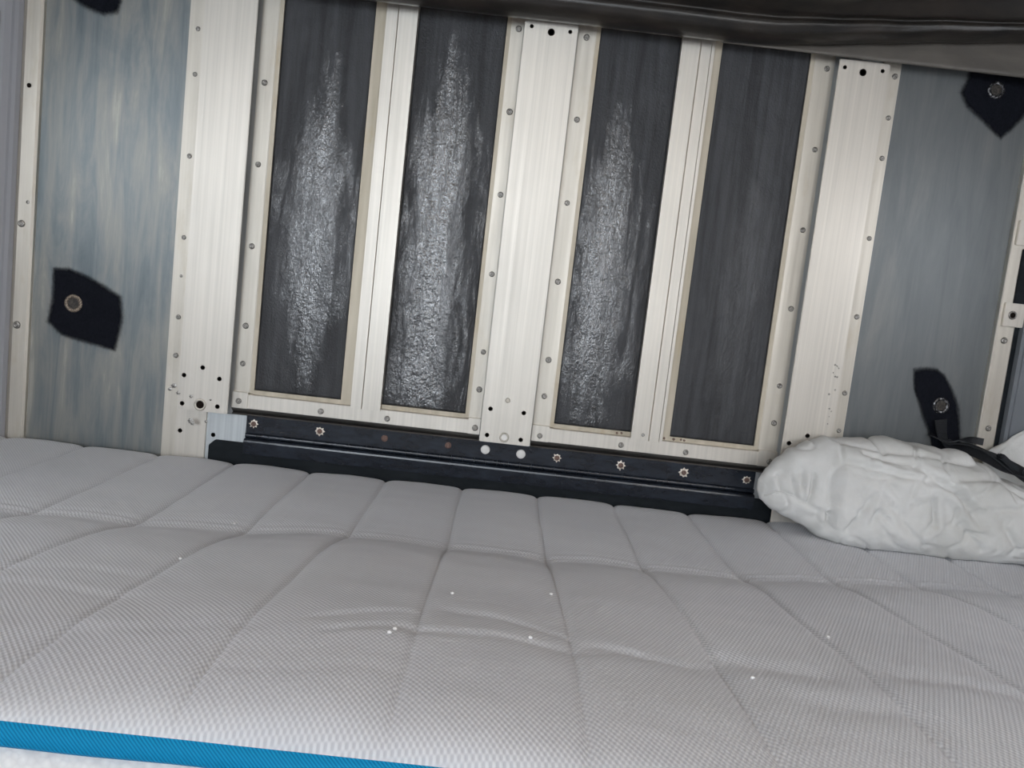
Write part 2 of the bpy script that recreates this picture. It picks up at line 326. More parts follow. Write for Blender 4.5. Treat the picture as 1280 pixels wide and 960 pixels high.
# ------------------------------------------------------------------ weathered side sheets
t = thing('metal_sheet', (-.713, -.002, -.40), 'streaked grey metal wall sheet left of the posts, with a square black paint patch', 'metal sheet')
obj('sheet', box(B(), -.836, -.590, -.002, .0005, -.40, .62), SHEET, t)
patch(t, [(-.800,-.058),(-.774,-.055),(-.740,-.066),(-.715,-.077),(-.683,-.094),(-.677,-.129),(-.681,-.158),(-.687,-.188),(-.726,-.181),(-.780,-.171),(-.805,-.150),(-.799,-.109)], -.0027, .0085)
ringed_hole(t, -.763, -.003, -.114, .0155, RIM, BOLTC, 'bolt')
patch(t, [(-.800,.50),(-.700,.50),(-.712,.402),(-.716,.386),(-.739,.380),(-.767,.388),(-.792,.400)], -.0027, .0085)
t = thing('metal_sheet', (.735, -.002, -.40), 'smooth dark grey metal wall sheet right of the posts, with two black paint patches', 'metal sheet')
obj('sheet', box(B(), .616, .853, -.002, .0005, -.40, .62), SHEET2, t)
patch(t, [(.726,-.066),(.747,-.060),(.766,-.060),(.781,-.069),(.795,-.089),(.810,-.114),(.818,-.140),(.826,-.175),(.835,-.20),(.84,-.24),(.79,-.24),(.774,-.178),(.758,-.150),(.746,-.124),(.732,-.100)], -.0027, .0085)
ringed_hole(t, .783, -.003, -.122, .0145, RIMD, BOLTC, 'bolt')
patch(t, [(.741,.60),(.850,.60),(.848,.50),(.846,.400),(.824,.368),(.807,.350),(.795,.356),(.771,.375),(.741,.394),(.727,.416),(.735,.440)], -.0027, .0085)
ringed_hole(t, .785, -.003, .426, .0145, RIMD, BOLTC, 'bolt')

# ------------------------------------------------------------------ edge strips
t = thing('edge_strip', (-.85, 0, -.40), 'pale narrow metal edge strip at the far left beside the grey plastic panel', 'metal strip')
obj('strip', profile(B(), [(-.868, .0), (-.868, -.010), (-.862, -.012), (-.840, -.011), (-.836, -.008), (-.835, .0)], -.40, .62), ALU2, t)
hole(t, -.853, -.0119, .247, .0036)
for z in (.014, -.162): rivet(t, -.855, -.0118, z, 1.25)
obj('chip_mark', star(B(), -.846, -.0113, .052, .001, .0035, seed=3), RIVET, t)
t = thing('edge_strip', (.87, 0, -.40), 'narrow metal edge strip at the far right with two riveted clips', 'metal strip')
obj('strip', profile(B(), [(.852, .0), (.852, -.011), (.8535, -.0125), (.882, -.0130), (.884, -.0115), (.884, .0)], -.40, .62), ALU2, t)
obj('gap_shade_strip', box(B(), .8835, .893, -.010, 0, -.40, .62), BOARD, t)  # black strip stands in for the dark gap beside the trim
bm = B(); prism(bm, [(.872,.165),(.893,.165),(.893,.03),(.889,.045),(.878,.06),(.872,.07)], -.0165, -.010)
obj('foam_tape', bm, BOARD, t, bevel=.001)
for (z0, z1, x0, hx, hz) in ((.171, .213, .857, .874, .193), (.030, .071, .8575, .870, .050)):
    c = obj('clip', box(B(), x0, .895, -.0185, -.012, z0, z1), ALU, t, bevel=.001)
    ringed_hole(c, hx+.002, -.0186, hz, .0075, RIVET, HOLE, 'clip_hole')
for z in (.005, -.152): rivet(t, .868, -.0137, z, 1.1)

# ------------------------------------------------------------------ riveted posts
ZR = [.433, .296, .158, .020, -.118, -.185]
PY = -.035; PK = (1.5+PY)/1.5       # the channel plates stand proud of the wall
def post(cx, x0, x1, flL, flR, label, pts=None, zt=.460):
    t = thing('wall_post', (cx, 0, -.40), label, 'metal post')
    # raised hat channel with chamfered edges
    bm = B()
    if not pts: pts = [(x0, zt), (x1, zt), (x1, -.2785), (x0, -.2785)]
    pts = [(x*PK, z*PK) for x, z in pts]; prism(bm, pts, PY, PY+.003)
    xa, xb = min(p[0] for p in pts)+.014, max(p[0] for p in pts)-.014; box(bm, xa, xb, PY+.003, 0, -.272, .440)
    obj('channel_plate', bm, ALU, t, bevel=.0012)
    for (a, c) in (flL, flR):
        if a is not None: obj('flange', box(B(), a, c, -.005, 0, -.40 if abs(cx) > .1 else -.277, .452), ALU2, t, bevel=.001)
    return t
# left post: plate ends in a step above the flat patch at the bottom
t = post(-.526, -.571, -.481, (-.5925, -.5580), (None, None), 'left riveted aluminium post with open bolt holes near its foot',
         [(-.571, .460), (-.481, .460), (-.481, -.281), (-.571, -.281)])
obj('foot_plate', box(B(), -.5665, -.5130, -.0115, 0, -.40, -.2740), ALU, t, bevel=.0008)
obj('gusset_plate', box(B(), -.5130, -.4430, -.0080, 0, -.40, -.2780), BACK, t, bevel=.0008)
for z in (.373, .298, .161, .022, -.045, -.117, -.185): rivet(t, -.5772, -.0050, z, .85 if z != -.045 else .5)
for x, z in ((-.530,-.202),(-.562,-.219),(-.499,-.219),(-.562,-.270),(-.499,-.269)): hole(t, x*PK, PY-.0001, z*PK)
hole(t, -.500, -.0081, -.319); hole(t, -.558, -.0116, -.317)
ringed_hole(t, -.530*PK, PY, -.269*PK, .0105, ALU2, HOLE)
for k, (x, z, s) in enumerate(((-.5765,-.245,.005),(-.583,-.252,.004),(-.570,-.252,.004),(-.547,-.256,.0035),(-.545,-.300,.0055),(-.541,-.304,.004),(-.517,-.298,.003),(-.512,-.258,.002))):
    obj('chip_mark', star(B(), x*PK if x > -.572 else x, PY-.0001 if x > -.572 else -.0051, z*PK, .0005, s, 12, k+20), RIVET, t)
t = post(.018, -.028, .063, (None, None), (None, None), 'middle riveted aluminium post between the two window-like frames', zt=.460)
for x, z, rr in ((-.016,.442,.003),(.050,.440,.003),(-.014,-.218,.0036),(.046,-.219,.0036),(-.015,-.266,.0036),(.046,-.268,.0036)): hole(t, x*PK, PY-.0001, z*PK, rr)
hole(t, .018*PK, PY-.0001, .436*PK, .0055)
ringed_hole(t, .016*PK, PY, -.267*PK, .0085, ALU2, PLUG)
ringed_hole(t, .015*PK, PY, -.200*PK, .0045, ALU2, ALU2)
t = post(.557, .513, .600, (None, None), (.586, .6175), 'right riveted aluminium post standing behind the white pillow',
         [(.513, .449), (.600, .449), (.600, -.40), (.513, -.40)])
for z in (.428, .359, .291, .154, .017, -.119, -.187): rivet(t, .6085, -.0050, z, .9)
for x, z, rr in ((.523,.435,.003),(.588,.436,.003),(.555,.430,.0055),(.556,-.203,.0036),(.525,-.220,.0036)): hole(t, x*PK, PY-.0001, z*PK, rr)
rnd = random.Random(5)
for k in range(12): obj('chip_mark', star(B(), .575+rnd.uniform(-.006, .004), PY-.0001, rnd.uniform(-.175, -.06), .0003, rnd.uniform(.001, .0022), 8, k+50), RIVET, t)

# ------------------------------------------------------------------ panel frames: stiles, bottom rail, mullion, rivets
def frame(xa, xb, lipL, lipR, label, mull):
    """xa..xb outer edges; lipL / lipR inner edges of the stiles"""
    t = thing('panel_frame', ((xa+xb)/2, 0, -.278), label, 'metal frame')
    ia = lipL - .007; ib = lipR + .007
    obj('stile', box(B(), xa, ia, -.0075, 0, -.238, .452), ALU2, t, bevel=.001)
    obj('stile', box(B(), ib, xb, -.0075, 0, -.238, .452), ALU2, t, bevel=.001)
    obj('inner_lip', box(B(), ia, lipL, -.006, 0, -.238, .452), CREAM, t)
    obj('inner_lip', box(B(), lipR, ib, -.006, 0, -.238, .452), CREAM, t)
    obj('sill_lip', box(B(), lipL, lipR, -.0064, 0, -.2385, -.2312), CREAM, t)
    # bottom rail: flat face with a rounded, turned-under lower edge
    pr = [(0, -.2385), (-.0125, -.2385), (-.0135, -.2400), (-.0135, -.2640), (0, -.2640)]
    pr2 = [(0, -.2640), (-.0135, -.2640), (-.0118, -.2675), (-.0060, -.2715), (-.0010, -.2735), (-.0065, -.2752), (-.0075, -.2765), (-.0065, -.2776), (0, -.2776)]
    bm = B(); a = [bm.verts.new((xa, y, z)) for y, z in pr]; c = [bm.verts.new((xb, y, z)) for y, z in pr]; n = len(pr)
    bm.faces.new(a); bm.faces.new(c[::-1])
    for i in range(n): bm.faces.new((a[i], a[(i+1) % n], c[(i+1) % n], c[i]))
    rail = obj('bottom_rail', bm, ALU, t)
    bm = B(); a = [bm.verts.new((xa, y, z)) for y, z in pr2]; c = [bm.verts.new((xb, y, z)) for y, z in pr2]; n = len(pr2)
    bm.faces.new(a); bm.faces.new(c[::-1])
    for i in range(n): bm.faces.new((a[i], a[(i+1) % n], c[(i+1) % n], c[i]))
    obj('drip_edge', bm, LIP, t)
    for (p, q) in ((xa, ia), (ib, xb)):
        obj('corner_tab', box(B(), p, q, -.0152, -.0060, -.2645, -.236), ALU, t, bevel=.0008)
    obj('mullion_flange', box(B(), PB[0], PB[1], -.0060, 0, -.2385, .452), CREAM, t)
    mu = obj('mullion', profile(B(), mull, -.2420, .452), ALU, t)
    return t
# left frame
mull = [(-.2610, 0), (-.2605, -.0150), (-.2415, -.0150), (-.2405, -.0130), (-.2395, -.0165), (-.2075, -.0165), (-.2065, 0)]
PB = (-.280, -.2610)
t = frame(-.470, -.0285, -.4345, -.0575, 'left metal frame around two textured dark panels', mull)
for z in (.297, .160, .020, -.119, -.186, -.2520): rivet(t, -.4575, -.0076 if z > -.24 else -.0153, z)
for z in (.433, .296, .156, .019, -.118, -.185, -.2530): rivet(t, -.0375, -.0076 if z > -.24 else -.0153, z)
for x in (-.312, -.194): rivet(t, x, -.0136, -.2545)
# right frame
mull = [(.239, 0), (.239, -.0165), (.2700, -.0165), (.2712, -.0135), (.2724, -.0150), (.2890, -.0150), (.2896, -.0125), (.2902, -.0145), (.2955, -.0145), (.2960, 0)]
PB = (.2960, .3095)
t = frame(.0635, .503, .1015, .4615, 'right metal frame around two textured dark panels, its corner behind the pillow', mull)
for z in (.432, .296, .155, .019, -.119, -.184, -.2545): rivet(t, .0785, -.0076 if z > -.24 else -.0153, z)
for z in (.427, .292, .155, .018, -.119, -.186, -.2550): rivet(t, .4905, -.0076 if z > -.24 else -.0153, z)
for x in (.224, .340): rivet(t, x, -.0136, -.2550)
rivet(t, .2600, -.0166, -.2320, .55)
obj('rust_stain', star(B(), .317, -.0062, -.2350, .0005, .0028, 14, 77), RUST, t)
for k, x in enumerate((.215, .223, .300, .330, .336)): obj('rust_stain', star(B(), x, -.0062, -.2352 + .0008*(k % 2), .0004, .0024, 10, 80+k), RUST, t)

# ------------------------------------------------------------------ the four dark textured panels
def pane(x0, x1, label, k, g, bx, shine, zlo, zhi):
    nx, nz = 44, 180; bm = B(); G = []
    for j in range(nz+1):
        z = -.2312 + (.452+.2312)*j/nz; row = []
        for i in range(nx+1):
            x = x0 + (x1-x0)*i/nx
            e = min(i, nx-i, j)/3; e = min(1, e)
            h = .0010*noise.noise(Vector((x*38+k*9, z*24, 3))) + .0006*noise.noise(Vector((x*90, z*60, k)))
            row.append(bm.verts.new((x, -.0022 - e*(.0008 + h*.9), z)))
        G.append(row)
    for j in range(nz):
        for i in range(nx): bm.faces.new((G[j][i], G[j][i+1], G[j+1][i+1], G[j+1][i]))
    rim = [G[0][i] for i in range(nx+1)] + [G[j][nx] for j in range(1, nz+1)] + [G[nz][i] for i in range(nx-1, -1, -1)] + [G[j][0] for j in range(nz-1, 0, -1)]
    bk = [bm.verts.new((v.co.x, .0, v.co.z)) for v in rim]
    for i in range(len(rim)): bm.faces.new((rim[i], bk[i], bk[(i+1) % len(rim)], rim[(i+1) % len(rim)]))
    bm.faces.new(bk)
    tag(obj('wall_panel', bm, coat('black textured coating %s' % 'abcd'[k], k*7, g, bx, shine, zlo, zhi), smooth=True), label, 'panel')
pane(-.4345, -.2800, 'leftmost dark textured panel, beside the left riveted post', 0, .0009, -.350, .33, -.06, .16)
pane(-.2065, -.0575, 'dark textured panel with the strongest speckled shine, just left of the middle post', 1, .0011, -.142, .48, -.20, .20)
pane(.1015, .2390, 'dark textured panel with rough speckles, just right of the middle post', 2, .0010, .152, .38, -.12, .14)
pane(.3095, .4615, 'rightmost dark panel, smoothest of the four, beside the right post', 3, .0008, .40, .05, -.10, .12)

# ------------------------------------------------------------------ piano hinge and board along the bottom of the wall
t = thing('piano_hinge', (.015, -.004, -.345), 'long black piano hinge under the metal frames with chipped screw holes', 'hinge')
obj('upper_leaf', box(B(), -.4425, .4720, -.0065, 0, -.309, -.2775), BLACK, t, bevel=.0007)
bm = B(); x = -.4425
while x < .470:
    w = .0205; q = min(x+w-.0006, .472)
    ring = []
    for xx in (x, q): ring.append([bm.verts.new((xx, -.0085+.0042*math.cos(2*math.pi*k/12), -.3125+.0042*math.sin(2*math.pi*k/12))) for k in range(12)])
    for k in range(12): bm.faces.new((ring[0][k], ring[0][(k+1) % 12], ring[1][(k+1) % 12], ring[1][k]))
    bm.faces.new(ring[0]); bm.faces.new(ring[1][::-1]); x += w
obj('knuckle', bm, BLACK, t)
pr = [(-.0050, -.3165), (-.0150, -.3175), (-.0185, -.3200), (-.0190, -.3230), (-.0170, -.345), (-.0118, -.345), (-.0118, -.3262), (-.0050, -.3255)]
bm = B(); a = [bm.verts.new((-.4425, y, z)) for y, z in pr]; c = [bm.verts.new((.472, y, z)) for y, z in pr]; n = len(pr); bm.faces.new(a); bm.faces.new(c[::-1])
for i in range(n): bm.faces.new((a[i], a[(i+1) % n], c[(i+1) % n], c[i]))
obj('lower_leaf', bm, BLACK, t)
for k, (x, s, ch) in enumerate(((-.430,.0078,1),(-.312,.0085,1),(-.196,.0062,0),(-.082,.0060,0),(.114,.0080,1),(.229,.0085,1),(.343,.0092,1),(.457,.0080,1))):
    z = -.2915 - max(0, x)*.005
    if ch:
        mk = obj('chipped_ring', star(B(), x, -.0066, z, .0035, s, 16, k+5), CHIP, t)
        obj('screw_head', lathe_y(B(), x, z, [(.0047, -.0066), (.0045, -.0085), (.0022, -.0090), (0, -.0080)], 16), RUST, mk, smooth=True)
    else:
        obj('screw_head', lathe_y(B(), x, z, [(s, -.0066), (s*.8, -.0082), (s*.3, -.0078), (0, -.0072)], 12), RUST, t, smooth=True)
for x, z in ((-.015, -.2915), (.049, -.2925)):
    obj('white_plug', lathe_y(B(), x, z, [(.0083, -.0066), (.0080, -.0082), (.0066, -.0090), (0, -.0093)], 24), PLUG, t, smooth=True)
bm = prism(B(), [(-.506, -.420), (-.506, -.337), (-.495, -.3265), (.508, -.3265), (.508, -.420)], -.0115, 0)
tag(obj('backing_board', bm, BOARD, bevel=.001), 'matt black board between the hinge and the mattress, showing at its left end', 'board')

# ------------------------------------------------------------------ mattress
SEAMS = [-.983, -.850, -.717, -.584, -.451, -.3165, -.1845, -.048, .086, .221, .355, .492, .628, .762, .896, 1.03]
CREASE = [(-1.0, 1.05), (-.62, 1.062), (-.45, 1.068), (-.32, 1.088), (-.19, 1.122), (-.05, 1.112), (.08, 1.109), (.21, 1.117), (.36, 1.115), (.49, 1.140), (.66, 1.175), (1.05, 1.19)]
FOLD = [(-.045,.690,.095,.702,.007,-.0022), (-.015,.755,.082,.737,.007,-.0020), (-.13,.690,-.055,.730,.007,-.0022), (-.115,.661,-.052,.690,.006,-.0018), (.095,.717,.150,.716,.008,-.002),
        (.135,.716,.205,.715,.008,-.002), (.236,.735,.310,.715,.016,-.004), (.379,.735,.475,.700,.018,-.004), (-.43,.738,-.31,.724,.009,-.002), (-.46,.786,-.34,.797,.009,-.002),
        (-.30,.63,-.19,.655,.010,-.0016), (-.17,.58,-.06,.60,.009,-.0012), (.28,.655,.36,.640,.02,-.003), (-.03,.80,.08,.79,.006,-.0010)]
def sp(t, k=30): return math.log1p(math.exp(k*t))/k if k*t < 30 else t
def top_z(x, d):
    dc = lerp_tab(CREASE, x)
    rise = sp(dc-.018-d, 60)*.090 + .0175*(1-math.exp(-sp(dc-.015-d, 90)/.055))
    z = -.357 + rise + .010*min(1, rise/.05)*math.exp(-((x+.10)/.17)**2) - .006*min(1, rise/.05)*math.exp(-((x-.22)/.10)**2)
    du = min(abs(x + .0035*noise.noise(Vector((s*9, d*5, 1))) - s) for s in SEAMS)
    back = 1 if d > dc else max(.55, 1-(dc-d)*2)
    z += -.0050*back*math.exp(-du/.008) - .0012*math.exp(-(du/.0026)**2)
    z += .0016*back*(min(1, du/.066)) 
    # gathered ridges along the crease, then a dip
    e = d - dc; cw = 1 - .75*math.exp(-(du/.008)**2)
    z += cw*(.0021*math.exp(-((e+.003)/.006)**2) + .0011*math.exp(-((e-.019)/.005)**2) - .0016*math.exp(-((e-.008)/.0045)**2) - .0008*math.exp(-((e-.030)/.006)**2))
    if x < -.28: z += .0004*math.exp(-((e-.045)/.006)**2) + .0004*math.exp(-((e-.068)/.007)**2)
    for x0, d0, x1, d1, w, am in FOLD:
        t = (x-x0)/(x1-x0)
        if -.35 < t < 1.35:
            dd = d0+(d1-d0)*t + .004*math.sin(x*60); k = 1 if 0 < t < 1 else math.exp(-((min(abs(t), abs(t-1)))/.15)**2)
            z += .62*k*am*(math.exp(-((d-dd)/w)**2) - .25*math.exp(-((d-dd-2*w)/w)**2))
    if d < .70: z -= .0075*((.70-d)/.125)**2
    z += .0032*noise.noise(Vector((x*5, d*5, 2))) + .0012*noise.noise(Vector((x*16, d*22, 4)))
    return z
bm = B(); NX = 900; MX0, MX1 = XL+.006, XR-.006; rows = []
ds = [('t', 1.484, .040), ('t', 1.4835, .022), ('t', 1.481, .012), ('t', 1.476, .006), ('t', 1.469, .0022), ('t', 1.460, .0006)]
ds += [('t', 1.452 - i*(1.452-.575)/250, 0) for i in range(251)]
A = [('r', a) for a in (8, 16, 25, 34, 43, 52, 61, 70, 78, 85)]
for e in ds + A:
    row = []
    for i in range(NX+1):
        x = MX0 + (MX1-MX0)*i/NX
        if e[0] == 't': d = e[1]; z = top_z(x, min(d, 1.452)) - e[2]
        else:
            a = math.radians(e[1]); z0 = top_z(x, .575); d = .575 - .056*math.sin(a); z = z0 - (z0 + .3130)*(1-math.cos(a))/(1-math.cos(math.radians(85)))
            z -= max(0, 1-e[1]/40)*.05*.056*math.sin(a)
        row.append(bm.verts.new((x, d-1.5, z)))
    rows.append(row)
for j in range(len(rows)-1):
    for i in range(NX): bm.faces.new((rows[j][i], rows[j+1][i], rows[j+1][i+1], rows[j][i+1]))
t = thing('mattress', (0, -.50, ZB), 'light grey quilted mattress with blue piping along its near edge', 'mattress')
obj('quilted_top', bm, KNIT, t, smooth=True)
def ribbon(prf, nx=260, wob=.0006):
    bm = B(); R = []
    for i in range(nx+1):
        x = MX0 + (MX1-MX0)*i/nx; q = wob*noise.noise(Vector((x*14, 0, 5)))
        R.append([bm.verts.new((x, y+q, z+q)) for y, z in prf])
    m_ = len(prf)
    for a, c in zip(R, R[1:]):
        for k in range(m_): bm.faces.new((a[k], a[(k+1) % m_], c[(k+1) % m_], c[k]))
    bm.faces.new(R[0]); bm.faces.new(R[-1][::-1]); return bm
yf = .5195-1.5
obj('blue_piping', ribbon([(yf+.012, -.3105), (yf+.003, -.3110), (yf-.0035, -.3150), (yf-.0050, -.3205), (yf-.0045, -.3270), (yf-.001, -.3305), (yf+.012, -.3310)]), BLUE, t, smooth=True)
obj('side_border', ribbon([(yf+.010, -.3305), (yf-.001, -.3310), (yf-.007, -.345), (yf-.012, -.40), (yf-.012, -.50), (yf-.004, -.552), (yf+.01, ZB+.0005), (-.035, ZB+.0005), (-.018, -.52), (-.0165, -.40), (-.03, -.385), (yf+.03, -.36)], wob=.0012), SIDE, t, smooth=True)
for x, d in ((-.025,.813),(.078,.875),(-.065,.676),(-.068,.665),(.05,.71),(.362,.835),(.244,.699),(-.318,.874),(-.337,1.118)):
    bm = B(); bmesh.ops.create_icosphere(bm, subdivisions=2, radius=.0013)
    for v in bm.verts: v.co *= 1 + .5*noise.noise(v.co*1500 + Vector((x*90, d, 0))); v.co.x *= 1.5
    bmesh.ops.translate(bm, verts=bm.verts[:], vec=(x, d-1.5, top_z(x, d)+.0009))
    tag(obj('lint_speck', bm, LINT, smooth=True), 'tiny white lint speck lying on the quilted mattress', 'lint', 'lint specks on the mattress')

# ------------------------------------------------------------------ pillows
CR = [((.698,-.234),(.873,-.216),.004,-.004), ((.563,-.191),(.700,-.196),.004,-.003), ((.70,-.196),(.838,-.205),.004,-.004), ((.604,-.204),(.685,-.212),.005,-.006), ((.685,-.212),(.754,-.250),.005,-.007), ((.754,-.25),(.790,-.290),.005,-.007),
      ((.576,-.221),(.700,-.232),.005,-.006), ((.734,-.234),(.795,-.277),.006,-.006), ((.700,-.232),(.734,-.240),.004,-.005), ((.63,-.214),(.70,-.222),.004,-.004),
      ((.554,-.307),(.556,-.331),.005,-.006), ((.619,-.265),(.601,-.294),.005,-.006), ((.601,-.294),(.584,-.328),.005,-.005), ((.617,-.311),(.627,-.291),.005,-.005), ((.627,-.291),(.648,-.307),.005,-.005),
      ((.527,-.248),(.527,-.276),.004,-.005), ((.527,-.276),(.521,-.294),.004,-.005), ((.494,-.256),(.502,-.284),.003,-.004), ((.510,-.25),(.514,-.286),.003,-.003), ((.474,-.258),(.480,-.280),.003,-.004),
      ((.679,-.277),(.712,-.264),.005,-.005), ((.712,-.264),(.718,-.299),.005,-.006), ((.718,-.299),(.700,-.312),.005,-.005), ((.768,-.276),(.863,-.262),.004,-.003), ((.839,-.222),(.880,-.254),.006,-.006), ((.88,-.254),(.90,-.29),.006,-.005),
      ((.553,-.262),(.557,-.305),.006,-.004), ((.66,-.30),(.70,-.33),.006,-.004), ((.76,-.30),(.80,-.335),.007,-.005), ((.83,-.29),(.86,-.33),.007,-.006), ((.64,-.245),(.66,-.262),.005,-.003), ((.585,-.235),(.64,-.238),.004,-.003)]
SEAM = [(.459,-.297), (.470,-.288), (.484,-.284), (.505,-.289), (.525,-.298), (.540,-.303), (.556,-.307)]
def seg(px, pz, a, c):
    vx, vz = c[0]-a[0], c[1]-a[1]; L = vx*vx+vz*vz; t = max(0, min(1, ((px-a[0])*vx+(pz-a[1])*vz)/L)); return math.hypot(px-a[0]-t*vx, pz-a[1]-t*vz), t
TOPT = [(.449,-.272), (.462,-.250), (.477,-.233), (.500,-.214), (.530,-.199), (.565,-.189), (.60,-.184), (.66,-.180), (.713,-.181), (.784,-.194), (.842,-.213), (.90,-.230), (1.0,-.262), (1.03, -.30)]
BOTT = [(.449,-.292), (.457,-.306), (.475,-.318), (.500,-.328), (.530,-.341), (.560,-.356), (.590,-.364), (.70,-.364), (1.0,-.362), (1.03, -.34)]
HALF = [(.449,.004), (.457,.014), (.470,.024), (.50,.035), (.535,.042), (.553,.048), (.575,.064), (.62,.072), (.80,.074), (.95,.066), (1.01,.045), (1.03,.006)]
def pillow_point(x, th):
    zt, zb = lerp_tab(TOPT, x), lerp_tab(BOTT, x); h = lerp_tab(HALF, x); cz, hz = (zt+zb)/2, (zt-zb)/2
    c, s = math.cos(th), math.sin(th)
    sg = lambda v, p: math.copysign(abs(v)**p, v)
    z = cz + hz*sg(s, .80); lean = .020*(z-cz)/.09
    y = -.096 + h*.25*0 - h*sg(c, .78) * (1.0 if c > 0 else (.80 if x < .84 else max(.30, .80-(x-.84)*14))) + lean*min(1, h/.05)
    return x, y, z
bm = B(); NXp, NT = 300, 132; RR = []
for i in range(NXp+1):
    x = .449 + (1.03-.449)*(i/NXp); ring = []
    for k in range(NT):
        th = 2*math.pi*k/NT; X, Y, Z = pillow_point(x, th); disp = 0
        front = math.cos(th)
        if front > -.35:
            for a, c, w, am in CR:
                dd, tt = seg(X, Z, a, c)
                if dd < w*5: disp += 1.5*am*(.95*math.exp(-(dd/(w*.75))**2) - .30*math.exp(-((dd-2.3*w)/(w*1.3))**2))*(.4+.6*math.sin(math.pi*min(.9, max(.1, tt))))
            ds_ = min(seg(X, Z, a, c)[0] for a, c in zip(SEAM, SEAM[1:]))
            disp -= .004*math.exp(-(ds_/.0035)**2)
        n1 = noise.noise(Vector((X*8 + Z*9, Z*22 - X*3, 3))); n2 = noise.noise(Vector((X*17 - Z*6, Z*24 + X*6, 11))); n3 = noise.noise(Vector((X*30, Z*38, 7)))
        disp += .009*n1 - .0055*math.exp(-(n2/.07)**2)*(.4+.6*abs(n1)*2) + .003*abs(n3)
        up = max(0, math.sin(th)); fold = math.sin((Z + .30*(X-.55) + .02*n1)*150)
        disp += .0040*up*fold*min(1, max(0, (X-.54)/.05))
        ed = min(1, (x-.449)/.03, (1.03-x)/.03); disp *= ed
        nY = -math.cos(th); nZ = math.sin(th)
        ring.append(bm.verts.new((X, Y + disp*nY, max(Z + disp*nZ, top_z(X, min(1.45, 1.5+Y)) + .0008))))
    RR.append(ring)
for a, c in zip(RR, RR[1:]):
    for k in range(NT): bm.faces.new((a[k], a[(k+1) % NT], c[(k+1) % NT], c[k]))
bm.faces.new(RR[0]); bm.faces.new(RR[-1][::-1])
pil = thing('pillow', (.74, -.096, -.364), 'large wrinkled white pillow lying against the wall at the right end of the mattress', 'pillow')
obj('pillowcase', bm, COTTON, pil, smooth=True)
bm = B(); pts = []
for i in range(41):
    q = i/40*(len(SEAM)-1); j = min(int(q), len(SEAM)-2); f = q-j; sx = SEAM[j][0]*(1-f)+SEAM[j+1][0]*f; sz = SEAM[j][1]*(1-f)+SEAM[j+1][1]*f
    zt, zb = lerp_tab(TOPT, sx), lerp_tab(BOTT, sx); h = lerp_tab(HALF, sx); cz, hz = (zt+zb)/2, (zt-zb)/2
    s = max(-1, min(1, (sz-cz)/hz)); s = math.copysign(abs(s)**(1/.80), s); th = math.asin(s); X, Y, Z = pillow_point(sx, th)
    pts.append((X, Y+.0015, Z+.0008*math.sin(i*1.9)))
obj('edge_seam', tube(bm, pts, .0012, 6), COTTON, pil, smooth=True)
# second pillow, its corner peeping out behind the strap
bm = B(); bmesh.ops.create_uvsphere(bm, u_segments=64, v_segments=40, radius=1)
for v in bm.verts:
    p = v.co.copy(); sg = lambda q, e: math.copysign(abs(q)**e, q)
    x, y, z = sg(p.x, .75), sg(p.y, .8), sg(p.z, .8)
    k = 1 + .10*noise.noise(p*2.2) + .03*noise.noise(p*6)
    v.co = Vector((.955 + .098*x*k, -.034 + .021*y*k, -.249 + .104*z*k*(1-.10*abs(x))))
tag(obj('pillow', bm, COTTON, smooth=True), 'second white pillow, only a corner showing at the right edge behind the black strap', 'pillow')

# ------------------------------------------------------------------ black strap with buckle over the pillow
st = thing('strap', (.80, -.1, -.19), 'black webbing strap with a plastic buckle lying over the back of the white pillow', 'strap')
path = [(.782, -.012, -.150), (.788, -.016, -.178), (.796, -.026, -.190), (.812, -.050, -.186), (.830, -.080, -.188), (.846, -.100, -.196), (.862, -.112, -.206), (.880, -.120, -.216), (.905, -.124, -.228), (.94, -.124, -.243)]
def smooth_path(P, n=8):
    P = [(p[0], p[1], p[2]+.004) for p in P]
    out = []
    for i in range(len(P)-1):
        p0, p1, p2, p3 = (Vector(P[max(i-1, 0)]), Vector(P[i]), Vector(P[i+1]), Vector(P[min(i+2, len(P)-1)]))
        for k in range(n):
            t = k/n; out.append(.5*((2*p1)+(-p0+p2)*t+(2*p0-5*p1+4*p2-p3)*t*t+(-p0+3*p1-3*p2+p3)*t**3))
    return out + [Vector(P[-1])]
def band(P, w, th, twist=0.0):
    bm = B(); P = smooth_path(P); R = []
    for i, p in enumerate(P):
        tg = (P[min(i+1, len(P)-1)] - P[max(i-1, 0)]).normalized(); sd = tg.cross(Vector((0, -.5, .86))).normalized(); up = sd.cross(tg).normalized()
        a = twist*math.sin(i/len(P)*5); sd2 = sd*math.cos(a)+up*math.sin(a); up2 = up*math.cos(a)-sd*math.sin(a)
        R.append([bm.verts.new(p + sd2*sx*w/2 + up2*sy*th/2) for sx, sy in ((-1,-1),(1,-1),(1,1),(-1,1))])
    for a, c in zip(R, R[1:]):
        for k in range(4): bm.faces.new((a[k], a[(k+1) % 4], c[(k+1) % 4], c[k]))
    bm.faces.new(R[0]); bm.faces.new(R[-1][::-1]); return bm
obj('webbing', band(path, .026, .0026, .5), WEB, st, smooth=False)
obj('webbing', band([(x+.004, y-.006, z-.007+.004*math.sin(i*1.3)) for i, (x, y, z) in enumerate(path[1:])], .020, .0024, -.8), WEB, st)
obj('webbing', band([(.770, -.008, -.178), (.790, -.03, -.188), (.806, -.040, -.180), (.822, -.048, -.176), (.838, -.058, -.176)], .012, .0022, .9), WEB, st)
bm = B(); bmesh.ops.create_cube(bm, size=1)
bmesh.ops.transform(bm, matrix=Matrix.Translation((.853, -.112, -.196)) @ Matrix.Rotation(.62, 4, 'Y') @ Matrix.Diagonal((.040, .018, .010, 1)), verts=bm.verts[:])
